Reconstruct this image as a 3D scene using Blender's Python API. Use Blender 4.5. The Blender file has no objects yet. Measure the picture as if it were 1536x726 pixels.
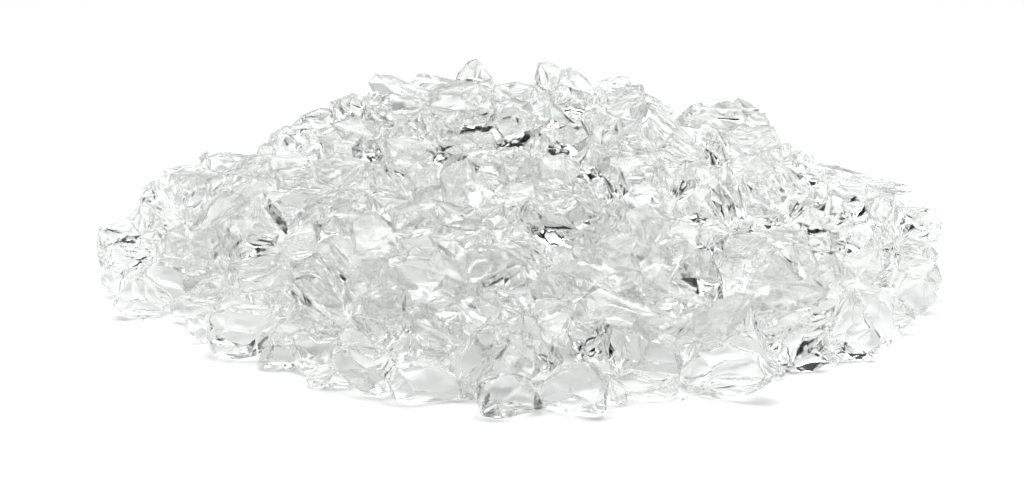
import bpy, bmesh, math, random, zlib
import numpy as np
from mathutils import Vector, noise

# ------------------------------------------------------------------ scene basics
S = bpy.context.scene
COL = S.collection
TAU = 2 * math.pi

# camera: a short telephoto looking down at the heap.  1 photo pixel = 0.5 mm at the heap's middle
DIST, ELEV, MM = 1.7, math.radians(18.0), 0.0005
FPX = DIST / MM                                  # focal length in photo pixels
fwd = Vector((0, math.cos(ELEV), -math.sin(ELEV)))
rgt = Vector((1, 0, 0))
upv = rgt.cross(fwd)
OX, OY = 780.0, 400.0                            # where the heap's centre on the table shows in the photo
CAM = -fwd * DIST - rgt * ((OX - 768) * MM) + upv * ((OY - 363) * MM)


def ray(px, py):
    return fwd + rgt * ((px - 768) / FPX) + upv * ((363 - py) / FPX)


def ground(px, py, z=0.0):
    d = ray(px, py)
    return CAM + d * ((z - CAM.z) / d.z)


# ------------------------------------------------------------------ the heap's shape: ridge line and footprint
RIDGE = [(140, 380), (158, 350), (200, 330), (230, 285), (262, 262), (310, 240), (380, 238), (412, 205), (450, 182), (500, 157),
         (560, 140), (620, 128), (700, 122), (770, 124), (840, 122), (910, 132), (960, 142), (1010, 168), (1060, 165), (1100, 160),
         (1148, 192), (1190, 222), (1240, 250), (1300, 268), (1362, 292), (1400, 325), (1420, 370)]
FRONT = [(140, 400), (150, 415), (178, 470), (260, 480), (325, 536), (400, 553), (478, 582), (560, 592), (640, 604), (750, 626),
         (860, 620), (960, 602), (1060, 598), (1145, 575), (1195, 560), (1295, 543), (1338, 515), (1372, 480), (1410, 430), (1420, 400)]
_rx = np.array([(p[0] - OX) * MM for p in RIDGE])
_rz = np.array([max(0.0, (398 - p[1]) * MM / math.cos(ELEV)) for p in RIDGE])
_f = [ground(*p) for p in FRONT]
_fx = np.array([v.x for v in _f])
_fy = np.array([min(-0.02, v.y) for v in _f])


def H(x, y):
    if x <= _rx[0] or x >= _rx[-1]:
        return 0.0
    z = float(np.interp(x, _rx, _rz))
    ye = -float(np.interp(x, _fx, _fy)) if y < 0 else 0.24 * math.sqrt(max(0.02, 1 - (x / 0.325) ** 2))
    u = abs(y) / ye
    return 0.0 if u >= 1 else z * (1 - u ** 1.35)


def heap_depth(px, py):
    """distance along the view axis at which the ray through a photo pixel meets the heap (or comes nearest to it)"""
    d = ray(px, py)
    best, bt = 9, DIST
    t = DIST - 0.36
    while t < DIST + 0.30:
        p = CAM + d * t
        g = p.z - H(p.x, p.y)
        if g < best:
            best, bt = g, t
        if g <= 0:
            return t
        t += 0.003
    return bt


# ------------------------------------------------------------------ materials
def glass_material(name, rough, bump, scratch, bias):
    m = bpy.data.materials.new(name)
    m.use_nodes = True
    nt = m.node_tree
    N, L = nt.nodes, nt.links
    b = N["Principled BSDF"]
    b.inputs["IOR"].default_value = 1.5
    b.inputs["Transmission Weight"].default_value = 1.0
    va = N.new("ShaderNodeVolumeAbsorption")
    va.inputs["Color"].default_value = (0.20, 0.257, 0.226, 1)
    va.inputs["Density"].default_value = ABSORB
    L.new(va.outputs["Volume"], N["Material Output"].inputs["Volume"])
    tc = N.new("ShaderNodeTexCoord")
    oi = N.new("ShaderNodeObjectInfo")
    # tint: each piece a touch greener or greyer
    cr = N.new("ShaderNodeValToRGB")
    cr.color_ramp.elements[0].color = TINT0
    cr.color_ramp.elements[1].color = TINT1
    L.new(oi.outputs["Random"], cr.inputs["Fac"])
    L.new(cr.outputs["Color"], b.inputs["Base Color"])
    # patches of frosted fracture
    off = N.new("ShaderNodeVectorMath"); off.operation = 'SCALE'; off.inputs[0].default_value = (7, 13, 29)
    L.new(oi.outputs["Random"], off.inputs["Scale"])
    add = N.new("ShaderNodeVectorMath"); add.operation = 'ADD'
    L.new(tc.outputs["Object"], add.inputs[0]); L.new(off.outputs["Vector"], add.inputs[1])
    n1 = N.new("ShaderNodeTexNoise"); n1.inputs["Scale"].default_value = 24; n1.inputs["Detail"].default_value = 3
    L.new(add.outputs["Vector"], n1.inputs["Vector"])
    r1 = N.new("ShaderNodeMapRange")
    r1.inputs["From Min"].default_value = 0.44; r1.inputs["From Max"].default_value = 0.58
    r1.inputs["To Min"].default_value = rough[0]; r1.inputs["To Max"].default_value = rough[1]
    bi = N.new("ShaderNodeMath"); bi.operation = 'MULTIPLY_ADD'; bi.inputs[1].default_value = 0.22; bi.inputs[2].default_value = bias - 0.11
    L.new(oi.outputs["Random"], bi.inputs[0])
    sm = N.new("ShaderNodeMath"); sm.operation = 'ADD'
    L.new(n1.outputs["Fac"], sm.inputs[0]); L.new(bi.outputs["Value"], sm.inputs[1])
    L.new(sm.outputs["Value"], r1.inputs["Value"])
    L.new(r1.outputs["Result"], b.inputs["Roughness"])
    # fine fracture ripples and grain
    mp = N.new("ShaderNodeMapping"); mp.inputs["Scale"].default_value = (1.0, 3.2, 1.6); mp.inputs["Rotation"].default_value = (0.5, 0.3, 0.9)
    L.new(add.outputs["Vector"], mp.inputs["Vector"])
    n2 = N.new("ShaderNodeTexNoise"); n2.inputs["Scale"].default_value = 70; n2.inputs["Detail"].default_value = 6; n2.inputs["Roughness"].default_value = 0.6
    L.new(mp.outputs["Vector"], n2.inputs["Vector"])
    mu = N.new("ShaderNodeMath"); mu.operation = 'MULTIPLY'
    r2 = N.new("ShaderNodeMapRange")
    r2.inputs["From Min"].default_value = 0.40; r2.inputs["From Max"].default_value = 0.68
    r2.inputs["To Min"].default_value = 0.25; r2.inputs["To Max"].default_value = 1.0
    L.new(n1.outputs["Fac"], r2.inputs["Value"])
    bp = N.new("ShaderNodeBump"); bp.inputs["Distance"].default_value = bump
    L.new(r2.outputs["Result"], bp.inputs["Strength"])
    L.new(n2.outputs["Fac"], bp.inputs["Height"])
    # hair-fine scratches and hackle, all one way on a piece
    m3 = N.new("ShaderNodeMapping"); m3.inputs["Scale"].default_value = (1.0, 7.0, 1.4); m3.inputs["Rotation"].default_value = (0.9, 1.1, 0.4)
    L.new(add.outputs["Vector"], m3.inputs["Vector"])
    n3 = N.new("ShaderNodeTexNoise"); n3.inputs["Scale"].default_value = 60; n3.inputs["Detail"].default_value = 4; n3.inputs["Roughness"].default_value = 0.65
    n3.inputs["Distortion"].default_value = 0.6
    L.new(m3.outputs["Vector"], n3.inputs["Vector"])
    b3 = N.new("ShaderNodeBump"); b3.inputs["Distance"].default_value = scratch; b3.inputs["Strength"].default_value = 0.8
    L.new(n3.outputs["Fac"], b3.inputs["Height"])
    L.new(bp.outputs["Normal"], b3.inputs["Normal"])
    L.new(b3.outputs["Normal"], b.inputs["Normal"])
    return m


def paper_material():
    m = bpy.data.materials.new("white_seamless_paper")
    m.use_nodes = True
    nt = m.node_tree
    b = nt.nodes["Principled BSDF"]
    b.inputs["Roughness"].default_value = 0.75
    b.inputs["Specular IOR Level"].default_value = 0.2
    tc = nt.nodes.new("ShaderNodeTexCoord")
    n = nt.nodes.new("ShaderNodeTexNoise"); n.inputs["Scale"].default_value = 220
    cr = nt.nodes.new("ShaderNodeValToRGB")
    cr.color_ramp.elements[0].color = (0.86, 0.86, 0.86, 1)
    cr.color_ramp.elements[1].color = (0.9, 0.9, 0.9, 1)
    nt.links.new(tc.outputs["Object"], n.inputs["Vector"])
    nt.links.new(n.outputs["Fac"], cr.inputs["Fac"])
    nt.links.new(cr.outputs["Color"], b.inputs["Base Color"])
    return m


ABSORB = 3.1
TINT0, TINT1 = (0.93, 0.94, 0.933, 1), (0.96, 0.962, 0.96, 1)
GLASS = glass_material("frosted_broken_glass", (0.0, 0.16), 0.0003, 0.00014, 0.02)
CLEAR = glass_material("clear_broken_glass", (0.0, 0.02), 0.0002, 0.00005, -0.10)
PAPER = paper_material()


# ------------------------------------------------------------------ a broken piece of glass
def fracture(bm, rnd, size, cuts):
    """turn a convex lump into a fractured one: hollow conchoidal faces with ripples between sharp, uneven edges"""
    bmesh.ops.dissolve_limit(bm, angle_limit=math.radians(14), verts=bm.verts, edges=bm.edges)
    for i, f in enumerate(bm.faces):
        f.material_index = i
    bmesh.ops.triangulate(bm, faces=bm.faces[:])
    long = max(e.calc_length() for e in bm.edges)
    bmesh.ops.subdivide_edges(bm, edges=[e for e in bm.edges if e.calc_length() > long * 0.12], cuts=cuts, use_grid_fill=True)
    bmesh.ops.triangulate(bm, faces=[f for f in bm.faces if len(f.verts) > 4])
    bm.verts.index_update()
    P = np.array([v.co[:] for v in bm.verts])
    nf = {}
    for f in bm.faces:
        nf.setdefault(f.material_index, []).append(f)
    for e in bm.edges:
        lf = e.link_faces
        e.smooth = not (len(lf) == 2 and lf[0].material_index != lf[1].material_index)
    thin = {}                                      # the sharpest wedge each face belongs to: thin rims must not be hollowed through
    for e in bm.edges:
        if not e.smooth:
            w = max(0.02, math.pi - e.link_faces[0].normal.angle(e.link_faces[1].normal, 0.0))
            for f in e.link_faces:
                thin[f.material_index] = min(thin.get(f.material_index, 9), w)
    out = P.copy()
    for k, faces in nf.items():
        n = Vector()
        for f in faces:
            n += f.normal * f.calc_area()
        if n.length < 1e-12:
            continue
        n = np.array(n.normalized()[:])
        vs, be = set(), []
        for f in faces:
            for v in f.verts:
                vs.add(v.index)
            for e in f.edges:
                if not e.smooth:
                    be.append((e.verts[0].index, e.verts[1].index))
        bd = {i for e in be for i in e}
        ins = np.array([i for i in vs if i not in bd], dtype=int)
        if len(ins) < 3 or not be:
            continue
        a = P[[e[0] for e in be]]; b = P[[e[1] for e in be]]
        ab = b - a
        q = P[ins]
        t = np.clip(((q[:, None, :] - a[None]) * ab[None]).sum(2) / np.maximum(1e-12, (ab * ab).sum(1))[None], 0, 1)
        d = np.linalg.norm(q[:, None, :] - (a[None] + ab[None] * t[..., None]), axis=2).min(1)
        dm = d.max()
        s = d / max(dm, 1e-9)
        kind = rnd.random()
        amp = dm * (rnd.uniform(0.10, 0.34) if kind < 0.55 else rnd.uniform(-0.10, 0.08))
        lim = math.tan(min(1.2, 0.30 * thin.get(k, 1.5))) / 2
        amp = min(amp, dm * lim)
        h = amp * (1 - (1 - s) ** 2)
        # conchoidal ripples run out from a point struck on the rim of the face
        c = P[rnd.choice(sorted(bd))]
        r = np.linalg.norm(q - c, axis=1)
        if rnd.random() < 0.28:
            w = rnd.uniform(0.035, 0.10) * size
            ph = r / w + 0.6 * np.sin(r / (w * 3.1) + rnd.random() * 6)
            h += rnd.uniform(0.02, 0.06) * w * np.sin(TAU * ph) * np.minimum(1, s * 2) * min(1.0, lim * 4) * (0.3 + 0.7 * np.clip(r / r.max(), 0, 1))
        if rnd.random() < 0.15:                     # hackle: ridges fanning from the same point
            u = np.cross(n, (1, 0.3, 0.2)); u /= np.linalg.norm(u); w2 = np.cross(n, u)
            ang = np.arctan2((q - c) @ u, (q - c) @ w2)
            h += 0.006 * size * np.abs(np.sin(ang * rnd.uniform(7, 16) + 2 * np.sin(r / size * 9))) * np.minimum(1, s * 2) * min(1.0, lim * 3)
        out[ins] -= n[None] * h[:, None]
    o = Vector((rnd.random() * 40, rnd.random() * 40, rnd.random() * 40))
    f1, f2, f3 = 2.6 / size, 8.0 / size, 19.0 / size
    for i, v in enumerate(bm.verts):
        p = Vector(out[i])
        v.co = p + noise.noise_vector(p * f1 + o) * (0.030 * size) + noise.noise_vector(p * f2 + o) * (0.009 * size) + noise.noise_vector(p * f3 + o) * (0.0025 * size)
    for f in bm.faces:
        f.material_index = 0
        f.smooth = True


def hull(pts, floor=0.0012):
    bm = bmesh.new()
    for p in pts:
        bm.verts.new(p)
    r = bmesh.ops.convex_hull(bm, input=bm.verts)
    bmesh.ops.delete(bm, geom=[g for g in set(r["geom_interior"]) | set(r["geom_unused"]) if isinstance(g, bmesh.types.BMVert)], context='VERTS')
    if any(v.co.z < floor for v in bm.verts):
        bmesh.ops.bisect_plane(bm, geom=bm.verts[:] + bm.edges[:] + bm.faces[:], plane_co=(0, 0, floor), plane_no=(0, 0, -1), clear_outer=True)
        pts2 = [v.co.copy() for v in bm.verts]
        bm.free()
        bm = bmesh.new()
        for p in pts2:
            bm.verts.new(p)
        bmesh.ops.remove_doubles(bm, verts=bm.verts, dist=1e-5)
        r = bmesh.ops.convex_hull(bm, input=bm.verts)
        bmesh.ops.delete(bm, geom=[g for g in set(r["geom_interior"]) | set(r["geom_unused"]) if isinstance(g, bmesh.types.BMVert)], context='VERTS')
    bmesh.ops.recalc_face_normals(bm, faces=bm.faces)
    return bm


def chip(bm, rnd, size, n):
    """knock a few corners off a convex lump"""
    for _ in range(n):
        vs = bm.verts[:]
        c = sum((v.co for v in vs), Vector()) / len(vs)
        v = rnd.choice(vs)
        d = (v.co - c)
        dn = (d.normalized() + Vector((rnd.uniform(-.5, .5), rnd.uniform(-.5, .5), rnd.uniform(-.5, .5)))).normalized()
        ds = [x.co.dot(dn) for x in vs]
        co = dn * (max(ds) - (max(ds) - min(ds)) * rnd.uniform(0.04, 0.12))
        bmesh.ops.bisect_plane(bm, geom=bm.verts[:] + bm.edges[:] + bm.faces[:], plane_co=co, plane_no=dn, clear_outer=True)
        pts = [x.co.copy() for x in bm.verts]
        bm.clear()
        for p in pts:
            bm.verts.new(p)
        bmesh.ops.remove_doubles(bm, verts=bm.verts, dist=size * 0.01)
        r = bmesh.ops.convex_hull(bm, input=bm.verts)
        bmesh.ops.delete(bm, geom=[g for g in set(r["geom_interior"]) | set(r["geom_unused"]) if isinstance(g, bmesh.types.BMVert)], context='VERTS')
    bmesh.ops.recalc_face_normals(bm, faces=bm.faces)


def link(name, bm, mat, loc=None):
    if loc is not None:
        bmesh.ops.translate(bm, verts=bm.verts, vec=-loc)
    me = bpy.data.meshes.new(name)
    bm.to_mesh(me)
    bm.free()
    me.materials.append(mat)
    o = bpy.data.objects.new(name, me)
    if loc is not None:
        o.location = loc
    COL.objects.link(o)
    return o


def traced_piece(key, poly, seed):
    """a piece from its outline in the photo, set at its own place on the heap with its own thickness"""
    rnd = random.Random(seed)
    xs = [p[0] for p in poly]; ys = [p[1] for p in poly]
    cx, cy = sum(xs) / len(xs), sum(ys) / len(ys)
    w, h = max(xs) - min(xs), max(ys) - min(ys)
    # narrow width of the outline
    area = abs(sum(poly[i][0] * poly[i - 1][1] - poly[i - 1][0] * poly[i][1] for i in range(len(poly)))) / 2
    ln = max(math.hypot(a[0] - b[0], a[1] - b[1]) for a in poly for b in poly)
    T = min(max(0.55 * area / ln * 1.8, 32 if key in SKYLINE or key in OUTER else 20), 70) * rnd.uniform(0.85, 1.2) * MM
    zc = heap_depth(cx, cy) + 0.22 * T + rnd.uniform(-0.10, 0.25) * T
    low = max(poly, key=lambda p: p[1])
    g = ground(*low)
    zg = (g - CAM).dot(fwd)
    grounded = zg + 0.15 * T <= zc
    zc = min(zc, zg + 0.15 * T)
    grow = 1.22 if key in SKYLINE else 1.13
    clear = key in SPARKLING
    if clear:
        zc -= 0.12 * T
    if key in BOLD:
        zc -= 0.8 * T
    lean = 0.12 if clear else rnd.uniform(-0.25, 0.75)
    if grounded:
        lean *= 0.15
    side = rnd.uniform(-0.15, 0.15) if clear else rnd.uniform(-0.55, 0.55)
    low_y = max(ys)
    tall = 1.0 if key in SKYLINE else 1.16
    pts = []

    def at(x, y, dz):
        return CAM + ray(x, y) * (zc + (cy - y) * MM * lean + (x - cx) * MM * side + dz)
    for (x, y) in poly:
        x, y = cx + (x - cx) * grow, low_y + (cy + (y - cy) * grow - low_y) * tall
        if clear:
            pts.append(at(x, y, rnd.uniform(-0.16, 0.16) * T))
            continue
        # a thick rim: two corners, one nearer and one farther, the one or the other standing back a little
        k = rnd.uniform(0.80, 0.97)
        x2, y2 = cx + (x - cx) * k, cy + (y - cy) * k
        a, b = -rnd.uniform(0.08, 0.40) * T, rnd.uniform(0.08, 0.40) * T
        if rnd.random() < 0.5:
            a, b = b, a
        pts.append(at(x, y, a))
        pts.append(at(x2, y2, b))
    # the near face
    for _ in range(rnd.choice((2, 3) if clear else (2, 3, 3))):
        p = rnd.choice(poly)
        f = rnd.uniform(0.2, 0.7)
        pts.append(at(cx + (p[0] - cx) * f, cy + (p[1] - cy) * f, -T * (rnd.uniform(0.16, 0.26) if clear else rnd.uniform(0.40, 0.6))))
    # the far face: a ridge like a roof on the clearest pieces, which throws the dark room back at you
    if clear:
        a, b = max(((a, b) for a in poly for b in poly), key=lambda q: math.hypot(q[0][0] - q[1][0], q[0][1] - q[1][1]))
        nw = area / ln * MM
        f0, f1 = sorted((rnd.uniform(-0.55, -0.1), rnd.uniform(0.15, 0.6)))
        for f in (f0, f1):
            pts.append(at(cx + (b[0] - a[0]) * 0.5 * f, cy + (b[1] - a[1]) * 0.5 * f, nw * rnd.uniform(0.5, 0.62)))
    else:
        for _ in range(rnd.choice((2, 3))):
            p = rnd.choice(poly)
            f = rnd.uniform(0.15, 0.62)
            pts.append(at(cx + (p[0] - cx) * f, cy + (p[1] - cy) * f, T * rnd.uniform(0.35, 0.6)))
    bm = hull(pts)
    size = ln * MM
    chip(bm, rnd, size, 0 if clear or key in SKYLINE else rnd.choice((0, 1, 1)))
    fracture(bm, rnd, size, 9 if size > 0.055 else 7)
    c = sum((v.co for v in bm.verts), Vector()) / len(bm.verts)
    zmin = min(v.co.z for v in bm.verts)
    if grounded and zmin > 0.0008:                 # it lies on the table
        bmesh.ops.translate(bm, verts=bm.verts, vec=(0, 0, 0.0008 - zmin))
        zmin = 0.0008
    if zmin < 0.0008:
        for v in bm.verts:
            if v.co.z < 0.0008:
                v.co.z = 0.0008
    zmin = min(v.co.z for v in bm.verts)
    return link("glass_chunk", bm, CLEAR if clear else GLASS, Vector((c.x, c.y, zmin)))


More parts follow.
